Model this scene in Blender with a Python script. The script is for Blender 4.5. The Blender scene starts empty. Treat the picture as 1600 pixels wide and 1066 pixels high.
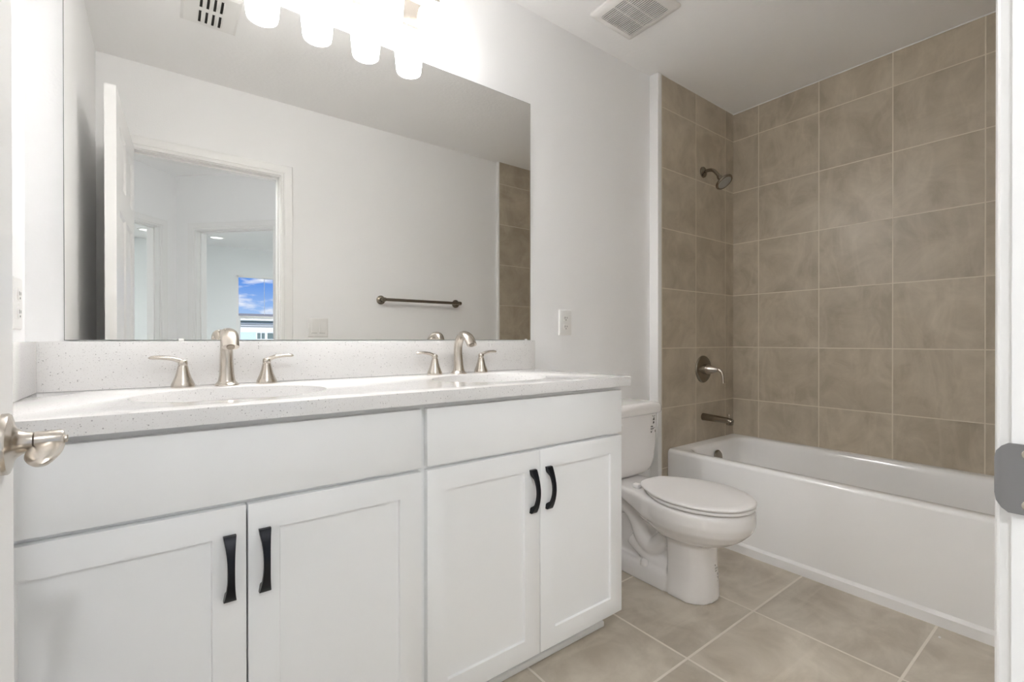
import bpy, bmesh, math, random
from mathutils import Vector, Matrix
from mathutils.bvhtree import BVHTree
PI = math.pi
R = math.radians
rnd = random.Random(7)
scene = bpy.context.scene
col = scene.collection

# ------------------------------------------------------------------ camera
F_PX = 727.33
YAW, PITCH, ROLL = 0.6449, -0.0029, -0.001
CAM = Vector((0.2579, -1.5678, 1.0113))
fw = Vector((math.sin(YAW) * math.cos(PITCH), math.cos(YAW) * math.cos(PITCH), math.sin(PITCH)))
rt = Vector((math.cos(YAW), -math.sin(YAW), 0))
up = rt.cross(fw)
rt, up = rt * math.cos(ROLL) + up * math.sin(ROLL), up * math.cos(ROLL) - rt * math.sin(ROLL)
cd = bpy.data.cameras.new('camera')
cam = bpy.data.objects.new('camera', cd)
col.objects.link(cam)
cam.matrix_world = Matrix(((rt.x, up.x, -fw.x, CAM.x), (rt.y, up.y, -fw.y, CAM.y), (rt.z, up.z, -fw.z, CAM.z), (0, 0, 0, 1)))
cd.sensor_width = 36
cd.lens = F_PX * 36 / 1600
cd.shift_y = 0.77 / 1600
cd.clip_start = 0.02
scene.camera = cam

# ------------------------------------------------------------------ view
vs = scene.view_settings
vs.view_transform = 'Standard'
vs.look = 'None'
vs.gamma = 1
vs.use_curve_mapping = False
vs.exposure = 1.28
try:
    scene.cycles.max_bounces = 14
    scene.cycles.diffuse_bounces = 8
    scene.cycles.glossy_bounces = 8
    scene.cycles.use_denoising = True
except Exception:
    pass

# ------------------------------------------------------------------ light strengths
L_BULB = 58.0          # glowing mouth of each vanity shade
L_SHADE = 7.2          # frosted glass of each vanity shade
L_ROOM_FILL = 470.0           # added unseen downlights that brighten the bedrooms
L_HALL_FILL = 2.0          # lens glow of the added, unseen hall downlights
SKY = 0.55
WARM = (1.0, 0.99, 0.98)
COOL = (0.955, 0.985, 1.0)

# sky with soft clouds
w = bpy.data.worlds.new('sky')
scene.world = w
w.use_nodes = True
nt = w.node_tree
nt.nodes.clear()
o = nt.nodes.new('ShaderNodeOutputWorld')
bg = nt.nodes.new('ShaderNodeBackground')
tc = nt.nodes.new('ShaderNodeTexCoord')
sx = nt.nodes.new('ShaderNodeSeparateXYZ')
rp = nt.nodes.new('ShaderNodeValToRGB')
nt.links.new(tc.outputs['Generated'], sx.inputs[0])
nt.links.new(sx.outputs['Z'], rp.inputs[0])
e = rp.color_ramp.elements
e[0].position = 0.0; e[0].color = (0.55, 0.74, 0.95, 1)
e[1].position = 0.12; e[1].color = (0.085, 0.27, 0.80, 1)
mp = nt.nodes.new('ShaderNodeMapping')
mp.inputs['Scale'].default_value = (9, 9, 30)
mp.inputs['Location'].default_value = (0.3, 0.1, 0.0)
nz = nt.nodes.new('ShaderNodeTexNoise')
nz.inputs['Scale'].default_value = 1.6
nz.inputs['Detail'].default_value = 8
cr = nt.nodes.new('ShaderNodeValToRGB')
cr.color_ramp.elements[0].position = 0.50
cr.color_ramp.elements[1].position = 0.66
mx = nt.nodes.new('ShaderNodeMixRGB')
mx.inputs[2].default_value = (0.93, 0.95, 1.0, 1)
nt.links.new(tc.outputs['Generated'], mp.inputs[0])
nt.links.new(mp.outputs[0], nz.inputs['Vector'])
nt.links.new(nz.outputs['Fac'], cr.inputs[0])
nt.links.new(cr.outputs[0], mx.inputs[0])
nt.links.new(rp.outputs[0], mx.inputs[1])
nt.links.new(mx.outputs[0], bg.inputs[0])
bg.inputs[1].default_value = SKY
nt.links.new(bg.outputs[0], o.inputs[0])

# sun: behind this house, on the neighbour's wall
sd = bpy.data.lights.new('sun', 'SUN')
sd.energy = 2.6
sd.angle = R(0.5)
so = bpy.data.objects.new('sun', sd)
so.rotation_euler = (R(-48), 0, R(-20))
so.rotation_euler = Vector((0.25, -0.75, -0.75)).to_track_quat('-Z', 'Y').to_euler()
so.location = (0, 4, 9)
col.objects.link(so)

# ------------------------------------------------------------------ materials
def node_mat(name):
    m = bpy.data.materials.new(name)
    m.use_nodes = True
    n = m.node_tree.nodes
    b = n['Principled BSDF']
    return m, m.node_tree, b

def simple(name, c, rough=0.5, metal=0.0, coat=0.0, spec=None, bump=None):
    m, t, b = node_mat(name)
    b.inputs['Base Color'].default_value = (*c, 1)
    b.inputs['Roughness'].default_value = rough
    b.inputs['Metallic'].default_value = metal
    if coat:
        b.inputs['Coat Weight'].default_value = coat
        b.inputs['Coat Roughness'].default_value = 0.03
    if spec is not None:
        b.inputs['Specular IOR Level'].default_value = spec
    if bump:
        sc, st, det = bump
        g = t.nodes.new('ShaderNodeNewGeometry')
        nz = t.nodes.new('ShaderNodeTexNoise')
        nz.inputs['Scale'].default_value = sc
        nz.inputs['Detail'].default_value = det
        bp = t.nodes.new('ShaderNodeBump')
        bp.inputs['Strength'].default_value = st
        bp.inputs['Distance'].default_value = 0.004
        t.links.new(g.outputs['Position'], nz.inputs['Vector'])
        t.links.new(nz.outputs['Fac'], bp.inputs['Height'])
        t.links.new(bp.outputs[0], b.inputs['Normal'])
    return m

def emit(name, c, s):
    m, t, b = node_mat(name)
    b.inputs['Base Color'].default_value = (0.9, 0.9, 0.9, 1)
    b.inputs['Emission Color'].default_value = (*c, 1)
    b.inputs['Emission Strength'].default_value = s
    b.inputs['Roughness'].default_value = 0.4
    return m

def math_node(t, op, a=None, b=None, c=None):
    n = t.nodes.new('ShaderNodeMath')
    n.operation = op
    for i, v in enumerate((a, b, c)):
        if v is None:
            continue
        if isinstance(v, (int, float)):
            n.inputs[i].default_value = v
        else:
            t.links.new(v, n.inputs[i])
    return n.outputs[0]

def tile_mat(name, ua, u0, pu, va, v0, pv, gw, dark, light, grout, rough, seed):
    """square tiles with grout, laid from world position: ua/va are axis numbers"""
    m, t, b = node_mat(name)
    N, K = t.nodes, t.links
    g = N.new('ShaderNodeNewGeometry')
    s = N.new('ShaderNodeSeparateXYZ')
    K.new(g.outputs['Position'], s.inputs[0])
    u = math_node(t, 'DIVIDE', math_node(t, 'SUBTRACT', s.outputs[ua], u0), pu)
    v = math_node(t, 'DIVIDE', math_node(t, 'SUBTRACT', s.outputs[va], v0), pv)
    def edge(x, p):
        f = math_node(t, 'FRACT', x)
        return math_node(t, 'MULTIPLY', math_node(t, 'MINIMUM', f, math_node(t, 'SUBTRACT', 1.0, f)), p)
    d = math_node(t, 'MINIMUM', edge(u, pu), edge(v, pv))
    mr = N.new('ShaderNodeMapRange')
    mr.interpolation_type = 'SMOOTHSTEP'
    mr.inputs['From Min'].default_value = gw * 0.42
    mr.inputs['From Max'].default_value = gw * 0.62
    K.new(d, mr.inputs['Value'])
    body = mr.outputs[0]                                   # 1 on the tile, 0 in the grout
    cid = N.new('ShaderNodeCombineXYZ')
    K.new(math_node(t, 'FLOOR', u), cid.inputs[0])
    K.new(math_node(t, 'FLOOR', v), cid.inputs[1])
    cid.inputs[2].default_value = seed
    wn = N.new('ShaderNodeTexWhiteNoise')
    wn.noise_dimensions = '3D'
    K.new(cid.outputs[0], wn.inputs['Vector'])
    off = N.new('ShaderNodeVectorMath'); off.operation = 'SCALE'
    K.new(wn.outputs['Color'], off.inputs[0]); off.inputs['Scale'].default_value = 9.0
    ad = N.new('ShaderNodeVectorMath'); ad.operation = 'ADD'
    K.new(g.outputs['Position'], ad.inputs[0]); K.new(off.outputs[0], ad.inputs[1])
    n1 = N.new('ShaderNodeTexNoise')
    n1.inputs['Scale'].default_value = 5.5
    n1.inputs['Detail'].default_value = 9
    n1.inputs['Roughness'].default_value = 0.62
    n1.inputs['Distortion'].default_value = 0.6
    K.new(ad.outputs[0], n1.inputs['Vector'])
    r1 = N.new('ShaderNodeValToRGB')
    r1.color_ramp.elements[0].position = 0.36; r1.color_ramp.elements[0].color = (*dark, 1)
    r1.color_ramp.elements[1].position = 0.68; r1.color_ramp.elements[1].color = (*light, 1)
    K.new(n1.outputs['Fac'], r1.inputs[0])
    # soft pale veins running on the slant
    mp = N.new('ShaderNodeMapping')
    mp.inputs['Rotation'].default_value = (R(38), R(32), R(35))
    mp.inputs['Scale'].default_value = (2.2, 7.0, 2.2)
    K.new(ad.outputs[0], mp.inputs['Vector'])
    n2 = N.new('ShaderNodeTexNoise')
    n2.inputs['Scale'].default_value = 1.0
    n2.inputs['Detail'].default_value = 5
    n2.inputs['Distortion'].default_value = 0.9
    K.new(mp.outputs[0], n2.inputs['Vector'])
    ve = math_node(t, 'ABSOLUTE', math_node(t, 'SUBTRACT', n2.outputs['Fac'], 0.57))
    mv = N.new('ShaderNodeMapRange')
    mv.inputs['From Min'].default_value = 0.0
    mv.inputs['From Max'].default_value = 0.075
    mv.inputs['To Min'].default_value = 0.20
    mv.inputs['To Max'].default_value = 0.0
    K.new(ve, mv.inputs['Value'])
    m1 = N.new('ShaderNodeMixRGB')
    K.new(mv.outputs[0], m1.inputs[0]); K.new(r1.outputs[0], m1.inputs[1])
    m1.inputs[2].default_value = (min(1, light[0] * 1.25), min(1, light[1] * 1.26), min(1, light[2] * 1.28), 1)
    # every tile a touch lighter or darker
    hv = N.new('ShaderNodeHueSaturation')
    K.new(m1.outputs[0], hv.inputs['Color'])
    K.new(math_node(t, 'MULTIPLY_ADD', wn.outputs['Value'], 0.10, 0.95), hv.inputs['Value'])
    m2 = N.new('ShaderNodeMixRGB')
    K.new(body, m2.inputs[0]); m2.inputs[1].default_value = (*grout, 1); K.new(hv.outputs[0], m2.inputs[2])
    K.new(m2.outputs[0], b.inputs['Base Color'])
    K.new(math_node(t, 'MULTIPLY_ADD', body, rough - 0.85, 0.85), b.inputs['Roughness'])
    bp = N.new('ShaderNodeBump')
    bp.inputs['Strength'].default_value = 0.5
    bp.inputs['Distance'].default_value = 0.0015
    K.new(body, bp.inputs['Height']); K.new(bp.outputs[0], b.inputs['Normal'])
    return m

def quartz_mat():
    m, t, b = node_mat('white_speckled_quartz')
    N, K = t.nodes, t.links
    g = N.new('ShaderNodeNewGeometry')
    base = (0.80, 0.79, 0.78)
    last = None
    for sc, th, pick, c in ((150, 0.19, 0.72, (0.40, 0.39, 0.39)), (260, 0.22, 0.62, (0.58, 0.56, 0.55)), (420, 0.30, 0.55, (0.72, 0.70, 0.69))):
        v = N.new('ShaderNodeTexVoronoi')
        v.inputs['Scale'].default_value = sc
        K.new(g.outputs['Position'], v.inputs['Vector'])
        sp = N.new('ShaderNodeSeparateColor')
        K.new(v.outputs['Color'], sp.inputs[0])
        fac = math_node(t, 'MULTIPLY', math_node(t, 'LESS_THAN', v.outputs['Distance'], th), math_node(t, 'GREATER_THAN', sp.outputs[0], pick))
        mxn = N.new('ShaderNodeMixRGB')
        K.new(fac, mxn.inputs[0])
        if last is None:
            mxn.inputs[1].default_value = (*base, 1)
        else:
            K.new(last, mxn.inputs[1])
        mxn.inputs[2].default_value = (*c, 1)
        last = mxn.outputs[0]
    K.new(last, b.inputs['Base Color'])
    b.inputs['Roughness'].default_value = 0.09
    return m

M = {}
M['wall'] = simple('white_wall_paint', (0.93, 0.93, 0.93), 0.62, bump=(150, 0.10, 2))
M['ceiling'] = simple('textured_white_ceiling', (0.93, 0.925, 0.92), 0.75, bump=(55, 0.30, 4))
M['cool_wall'] = simple('pale_bedroom_paint', (0.875, 0.895, 0.895), 0.65)
M['trim'] = simple('white_semi_gloss_trim', (0.89, 0.885, 0.875), 0.35)
M['cabinet'] = simple('white_cabinet_paint', (0.91, 0.92, 0.925), 0.38)
M['quartz'] = quartz_mat()
M['basin'] = simple('white_basin_china', (0.86, 0.85, 0.84), 0.08, coat=0.5)
M['nickel'] = simple('brushed_nickel', (0.60, 0.55, 0.49), 0.27, 1.0)
M['dark_nickel'] = simple('satin_dark_nickel', (0.27, 0.235, 0.19), 0.27, 1.0)
M['steel'] = simple('grey_satin_steel', (0.36, 0.36, 0.37), 0.33, 1.0)
M['black'] = simple('matte_black_metal', (0.012, 0.013, 0.017), 0.36, 0.6)
M['china'] = simple('glazed_vitreous_china', (0.89, 0.87, 0.86), 0.09, coat=0.4)
M['seat'] = simple('seat_plastic', (0.89, 0.87, 0.86), 0.28)
M['tub'] = simple('glossy_tub_enamel', (0.91, 0.905, 0.90), 0.13, coat=0.3)
M['plastic'] = simple('white_plastic', (0.84, 0.83, 0.81), 0.35)
M['grille'] = simple('grille_plastic', (0.80, 0.78, 0.755), 0.45)
M['void'] = simple('dark_duct', (0.03, 0.026, 0.022), 0.8)  # near-black puts the shade inside slots and openings into the colour
M['ink'] = simple('printed_ink', (0.06, 0.055, 0.05), 0.5)
M['ink_grey'] = simple('grey_printed_ink', (0.22, 0.21, 0.20), 0.5)
M['mirror'] = simple('mirror_silvering', (0.775, 0.77, 0.75), 0.0, 1.0)
M['mirror_edge'] = simple('mirror_glass_edge', (0.16, 0.18, 0.17), 0.2)
M['bulb'] = emit('lit_bulb_mouth', WARM, L_BULB)
M['shade'] = emit('lit_frosted_glass', (1.0, 0.992, 0.988), L_SHADE)
M['can'] = emit('lit_downlight', COOL, L_ROOM_FILL)
M['can_dim'] = emit('softly_lit_downlight', COOL, 0.62)
M['hall_can'] = emit('lit_hall_downlight', (0.96, 0.98, 1.0), L_HALL_FILL)
M['carpet'] = simple('beige_carpet', (0.50, 0.49, 0.48), 0.95, bump=(900, 0.6, 2))
M['siding'] = simple('white_siding', (0.75, 0.76, 0.76), 0.6)
M['roofing'] = simple('grey_roof_shingles', (0.20, 0.185, 0.175), 0.9, bump=(60, 0.6, 3))
M['soffit'] = simple('grey_vented_soffit', (0.30, 0.31, 0.32), 0.8)
M['house_glass'] = simple('dark_house_glass', (0.16, 0.20, 0.19), 0.25)
M['house_blue'] = simple('pale_blue_siding', (0.55, 0.66, 0.78), 0.6)
M['lawn'] = simple('lawn', (0.09, 0.14, 0.045), 0.95, bump=(40, 0.6, 3))
gm, gt, gb = node_mat('clear_window_glass')
gb.inputs['Base Color'].default_value = (1, 1, 1, 1)
gb.inputs['Roughness'].default_value = 0.0
gb.inputs['Transmission Weight'].default_value = 1.0
gb.inputs['IOR'].default_value = 1.0 + 0.02
M['glass'] = gm

TP = 0.325                     # wall tile pitch
GZ = 2.2665                    # height of one grout line
WT_D, WT_L, WT_G = (0.415, 0.355, 0.272), (0.575, 0.505, 0.405), (0.72, 0.655, 0.55)
XT = 3.1572                    # face of the long tiled wall
YT = -0.0493                   # face of the tiled wall with the shower head
YE = -1.487                    # face of the tiled wall at the other end
M['tile_x'] = tile_mat('beige_wall_tile_end', 0, 2.7374, TP, 2, GZ, TP, 0.0047, WT_D, WT_L, WT_G, 0.34, 3.0)
M['tile_y'] = tile_mat('beige_wall_tile_long', 1, -0.2066, TP, 2, GZ, TP, 0.0047, WT_D, WT_L, WT_G, 0.34, 8.0)
M['floor'] = tile_mat('taupe_floor_tile', 0, 1.588, 0.4295, 1, -0.7235, 0.4345, 0.0075,
                      (0.49, 0.43, 0.35), (0.67, 0.61, 0.52), (0.82, 0.765, 0.68), 0.38, 14.0)

# ------------------------------------------------------------------ mesh helpers
def box(bm, x0, x1, y0, y1, z0, z1, bev=0.0, seg=2):
    t = bmesh.new()
    r = bmesh.ops.create_cube(t, size=1)
    for v in t.verts:
        v.co = Vector(((x0 + x1) / 2 + v.co.x * (x1 - x0), (y0 + y1) / 2 + v.co.y * (y1 - y0), (z0 + z1) / 2 + v.co.z * (z1 - z0)))
    if bev > 0:
        bmesh.ops.bevel(t, geom=list(t.edges), offset=bev, segments=seg, affect='EDGES', profile=0.5)
    merge(bm, t)
    return bm

def merge(bm, t, mat=None):
    if mat is not None:
        bmesh.ops.transform(t, matrix=mat, verts=list(t.verts))
    me = bpy.data.meshes.new('tmp')
    bmesh.ops.recalc_face_normals(t, faces=list(t.faces))
    t.to_mesh(me)
    t.free()
    bm.from_mesh(me)
    bpy.data.meshes.remove(me)

def loft(bm, rings, cap0=True, cap1=True, closed=True):
    t = bmesh.new()
    vs_ = [[t.verts.new(p) for p in ring] for ring in rings]
    n = len(rings[0])
    for a, b in zip(vs_[:-1], vs_[1:]):
        for i in range(n if closed else n - 1):
            j = (i + 1) % n
            try:
                t.faces.new((a[i], a[j], b[j], b[i]))
            except ValueError:
                pass
    if cap0:
        t.faces.new(list(reversed(vs_[0])))
    if cap1:
        t.faces.new(vs_[-1])
    merge(bm, t)
    return bm

def lathe(bm, prof, mat=Matrix(), n=40, cap0=True, cap1=True):
    """prof: (radius, height) pairs turned about local z, then moved by mat"""
    rings = []
    for r, z in prof:
        rings.append([mat @ Vector((r * math.cos(2 * PI * i / n), r * math.sin(2 * PI * i / n), z)) for i in range(n)])
    return loft(bm, rings, cap0, cap1)

def axis(origin, direction):
    """matrix whose local z runs along direction from origin"""
    q = Vector(direction).normalized().to_track_quat('Z', 'Y')
    return Matrix.Translation(Vector(origin)) @ q.to_matrix().to_4x4()

def spline(pts, n):
    """Catmull-Rom through pts (vectors of any size)"""
    P = [Vector(p) for p in pts]
    P = [P[0] * 2 - P[1]] + P + [P[-1] * 2 - P[-2]]
    out = []
    m = len(P) - 3
    for k in range(n + 1):
        s = k / n * m
        i = min(int(s), m - 1)
        f = s - i
        a, b, c, d = P[i:i + 4]
        out.append(0.5 * ((2 * b) + (c - a) * f + (2 * a - 5 * b + 4 * c - d) * f * f + (3 * b - a - 3 * c + d) * f ** 3))
    return out

def tube(bm, pts, rad, n=16, flat=1.0, side=None):
    """swept tube; rad is a number or list of (across, thick); side = reference for 'across'"""
    P = [Vector(p) for p in pts]
    rings = []
    ref = Vector(side) if side is not None else None
    prev = None
    for i, p in enumerate(P):
        tg = (P[min(i + 1, len(P) - 1)] - P[max(i - 1, 0)]).normalized()
        if ref is not None:
            a = (ref - tg * ref.dot(tg)).normalized()
        elif prev is None:
            a = tg.orthogonal().normalized()
        else:
            a = (prev - tg * prev.dot(tg)).normalized()
        prev = a
        b = tg.cross(a)
        r = rad[i] if isinstance(rad, (list, tuple)) else rad
        ra, rb = r if isinstance(r, (list, tuple)) else (r, r * flat)
        rings.append([p + a * (ra * math.cos(2 * PI * k / n)) + b * (rb * math.sin(2 * PI * k / n)) for k in range(n)])
    return loft(bm, rings)

def rrect(x0, x1, y0, y1, r, z, n=10):
    """rounded rectangle ring, 4*(n+1) points; corner order from +x+y counterclockwise"""
    out = []
    for cx, cy, a0 in ((x1 - r, y1 - r, 0), (x0 + r, y1 - r, 90), (x0 + r, y0 + r, 180), (x1 - r, y0 + r, 270)):
        for k in range(n + 1):
            a = R(a0 + 90 * k / n)
            out.append(Vector((cx + r * math.cos(a), cy + r * math.sin(a), z)))
    return out

def egg(cx, yc, hw, front, back, z, nf=2.0, nb=2.6, n=56, hb=None):
    """outline of a toilet seat: front (towards -y) and back half lengths, side half width"""
    out = []
    for k in range(n):
        a = 2 * PI * k / n
        c, s_ = math.cos(a), math.sin(a)
        e_ = nb if s_ > 0 else nf
        x = math.copysign(abs(c) ** (2 / e_), c) * hw
        y = math.copysign(abs(s_) ** (2 / e_), s_) * (back if s_ > 0 else front)
        if hb is not None and s_ > 0:                      # narrower towards the hinge
            f = y / back
            x *= 1 - (1 - hb / hw) * (f * f * (3 - 2 * f))
        out.append(Vector((cx + x, yc + y, z)))
    return out

def sharp(me, ang=35):
    me.shade_smooth()
    me.set_sharp_from_angle(angle=R(ang))

LOC = {}
def link(name, bm, mat, parent=None, local=False, ang=35, loc=None):
    """link bm as ONE mesh object; world coordinates unless local"""
    bmesh.ops.remove_doubles(bm, verts=list(bm.verts), dist=1e-6)
    me = bpy.data.meshes.new(name)
    root = parent
    while root is not None and root.parent is not None:
        root = root.parent
    if parent is not None and not local:
        bmesh.ops.translate(bm, vec=-LOC[root.name], verts=list(bm.verts))
    if parent is None and not local:
        if loc is None:
            xs = [v.co.x for v in bm.verts]; ys = [v.co.y for v in bm.verts]; zs = [v.co.z for v in bm.verts]
            loc = Vector(((min(xs) + max(xs)) / 2, (min(ys) + max(ys)) / 2, min(zs)))
        loc = Vector(loc)
        bmesh.ops.translate(bm, vec=-loc, verts=list(bm.verts))
    bm.to_mesh(me)
    bm.free()
    sharp(me, ang)
    for m_ in (mat if isinstance(mat, (list, tuple)) else [mat]):
        me.materials.append(m_)
    ob = bpy.data.objects.new(name, me)
    col.objects.link(ob)
    if parent is not None:
        ob.parent = parent
    elif loc is not None:
        ob.location = loc
        LOC[ob.name] = Vector(loc)
    return ob

def tag(ob, label, cat, group=None, kind=None):
    ob['label'] = label
    ob['category'] = cat
    if group:
        ob['group'] = group
    if kind:
        ob['kind'] = kind
    return ob

def thing(name, loc, label, cat, group=None, kind=None, rz=0.0):
    ob = bpy.data.objects.new(name, None)
    ob.empty_display_size = 0.05
    col.objects.link(ob)
    ob.location = loc
    ob.rotation_euler = (0, 0, rz)
    LOC[ob.name] = Vector(loc)
    return tag(ob, label, cat, group, kind)

def dup(root, shift, label, group=None):
    def cp(o_, par):
        c = o_.copy()
        col.objects.link(c)
        if par is not None:
            c.parent = par
        for ch in list(o_.children):
            cp(ch, c)
        return c
    r = cp(root, None)
    r.location = root.location + Vector(shift)
    r['label'] = label
    if group:
        r['group'] = group
    return r

def struct(name, bm, mat, label, cat, ang=35):
    return tag(link(name, bm, mat, ang=ang), label, cat, kind='structure')

def B(*a, **k):
    return box(bmesh.new(), *a, **k)

# ------------------------------------------------------------------ bathroom shell
H = 2.44
YW = -1.508                    # room face of the wall with the doorway
YO = -1.628                    # hall face of that wall
XJL, XJR = 0.110, 0.826        # door opening between the jambs
ZD = 1.992                     # door head
XTRIM = 2.372                  # where the tiled alcove begins

bm = B(-0.12, 3.30, -1.62, 0.12, -0.06, 0.0)
struct('floor', bm, M['floor'], 'taupe square floor tile with pale grout in front of the tub', 'floor')
bm = B(-0.12, 3.30, YO, 0.12, H, H + 0.08)
struct('ceiling', bm, M['ceiling'], 'white textured ceiling above the bathroom', 'ceiling')
bm = B(-0.12, XTRIM, 0.0, 0.12, 0.0, H)
struct('wall_back', bm, M['wall'], 'white painted wall behind the mirror and toilet', 'wall')
bm = B(-0.12, 0.0, YW, 0.0, 0.0, H)
struct('wall_left', bm, M['wall'], 'white painted side wall at the left end of the vanity', 'wall')
bm = bmesh.new()
box(bm, -0.12, XJL - 0.019, YO, YW, 0.0, H)
box(bm, XJR + 0.019, 3.30, YO, YW, 0.0, H)
box(bm, -1.10, -0.12, YO, YW, 0.0, H)
box(bm, XJL - 0.019, XJR + 0.019, YO, YW, ZD + 0.019, H)
struct('wall_front', bm, M['wall'], 'white wall with the open doorway, seen in the mirror', 'wall')
# tiled alcove
bm = B(XTRIM + 0.034, XT + 0.14, YT, 0.12, 0.0, H)
struct('wall_tub_head', bm, M['tile_x'], 'narrow beige tiled wall carrying the shower head and tub spout', 'wall')
bm = B(XT, XT + 0.14, YE, YT, 0.0, H)
struct('wall_tub_side', bm, M['tile_y'], 'long beige tiled wall beside the bathtub', 'wall')
bm = B(2.424, XT, YW, YE, 0.0, H)
struct('wall_tub_foot', bm, M['tile_x'], 'beige tiled end wall of the tub alcove, seen at the right edge of the mirror', 'wall')
# white edge strips of the alcove
bm = bmesh.new()
box(bm, XTRIM, XTRIM + 0.034, YT - 0.003, 0.12, 0.0, H, 0.003)
struct('trim_1', bm, M['trim'], 'white vertical edge strip between the painted wall and the shower tile', 'trim')
bm = B(2.408, 2.4245, YW, YE + 0.004, 0.0, H, 0.003)
struct('trim_2', bm, M['trim'], 'thin white edge strip of the far end tile, seen in the mirror', 'trim')
bm = B(XT - 0.0035, XT + 0.001, YE, YT, H - 0.0045, H + 0.001)
box(bm, XTRIM + 0.034, XT, YT - 0.001, YT + 0.001, H - 0.002, H + 0.001)
struct('trim_6', bm, M['trim'], 'thin pale caulk line where the tile meets the ceiling', 'trim')
# baseboards
bm = B(1.512, XTRIM, -0.014, 0.0, 0.0, 0.085, 0.004)
struct('baseboard_back', bm, M['trim'], 'white baseboard behind the toilet', 'baseboard')
bm = B(XJR + 0.09, 2.405, YW, YW + 0.014, 0.0, 0.085, 0.004)
struct('baseboard_front', bm, M['trim'], 'white baseboard under the towel bar', 'baseboard')
bm = B(0.0, 0.014, YW + 0.02, -0.55, 0.0, 0.085, 0.004)
struct('baseboard_left', bm, M['trim'], 'white baseboard behind the open door', 'baseboard')

def casing_profile(w):
    """(across from the opening outwards, thickness) of a moulded casing"""
    return [(0.0, 0.0), (0.0, 0.0075), (0.002, 0.0094), (0.014, 0.0094), (0.018, 0.0075), (0.022, 0.0105), (0.040, 0.0135), (0.050, 0.0165), (w - 0.003, 0.017), (w, 0.014), (w, 0.0)]

def casing(bm, x0, x1, ztop, w=0.062, M4=Matrix(), flip=1):
    """mitred casing round an opening, in local x (along wall), y (out of wall), z"""
    rings = []
    for (a, tk) in casing_profile(w):
        rings.append([M4 @ Vector(p) for p in ((x0 - a, tk * flip, 0.0), (x0 - a, tk * flip, ztop + a), (x1 + a, tk * flip, ztop + a), (x1 + a, tk * flip, 0.0))])
    loft(bm, rings, False, False, closed=False)

# door frame: jambs, stops and the casing on both sides of the bathroom doorway
bm = bmesh.new()
box(bm, XJL - 0.019, XJL, YO, YW, 0.0, ZD)
box(bm, XJR, XJR + 0.019, YO, YW, 0.0, ZD)
box(bm, XJL - 0.019, XJR + 0.019, YO, YW, ZD, ZD + 0.019)
box(bm, XJR - 0.010, XJR, YW - 0.075, YW - 0.040, 0.0, ZD - 0.010)
box(bm, XJL, XJL + 0.010, YW - 0.075, YW - 0.040, 0.0, ZD - 0.010)
box(bm, XJL, XJR, YW - 0.075, YW - 0.040, ZD - 0.010, ZD)
casing(bm, XJL - 0.005, XJR + 0.005, ZD + 0.005, M4=Matrix.Translation((0, YW, 0)))
casing(bm, XJL - 0.005, XJR + 0.005, ZD + 0.005, M4=Matrix.Translation((0, YO, 0)), flip=-1)
frame = struct('trim_3', bm, M['trim'], 'white moulded door frame at the right edge of the photo and in the mirror', 'door frame', ang=25)
# strike plate with its curled lip
bm = bmesh.new()
rings = []
zc = 0.896
pts = [(XJR - 0.0015, YW - 0.036), (XJR - 0.0018, YW - 0.015), (XJR - 0.002, YW + 0.001), (XJR - 0.0015, YW + 0.005), (XJR + 0.0005, YW + 0.0085), (XJR + 0.003, YW + 0.0098)]
for i, (px, py) in enumerate(pts):
    hh = 0.029 if i < 3 else (0.026, 0.021, 0.015)[i - 3]
    rings.append([Vector((px, py, zc - hh)), Vector((px - 0.0015, py + 0.0006, zc - hh)), Vector((px - 0.0015, py + 0.0006, zc + hh)), Vector((px, py, zc + hh))])
loft(bm, rings)
sp_ = link('strike_plate', bm, M['steel'], frame)
sp_['label'] = 'grey steel strike plate wrapping the edge of the jamb'
for dz in (-0.021, 0.021):
    bm = lathe(bmesh.new(), [(0.0042, 0), (0.0042, 0.001), (0.003, 0.0016)], axis((XJR - 0.0025, YW - 0.010, zc + dz), (-1, 0, 0)), 16)
    link('screw', bm, M['nickel'], sp_)

# ------------------------------------------------------------------ the open bathroom door
DW, DT, DH = 0.711, 0.035, 1.985
door = thing('door_1', (0.112, YW + 0.008, 0.008), 'white panelled bathroom door standing open at the left edge of the photo', 'door', kind='structure', rz=R(92.2))
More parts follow.
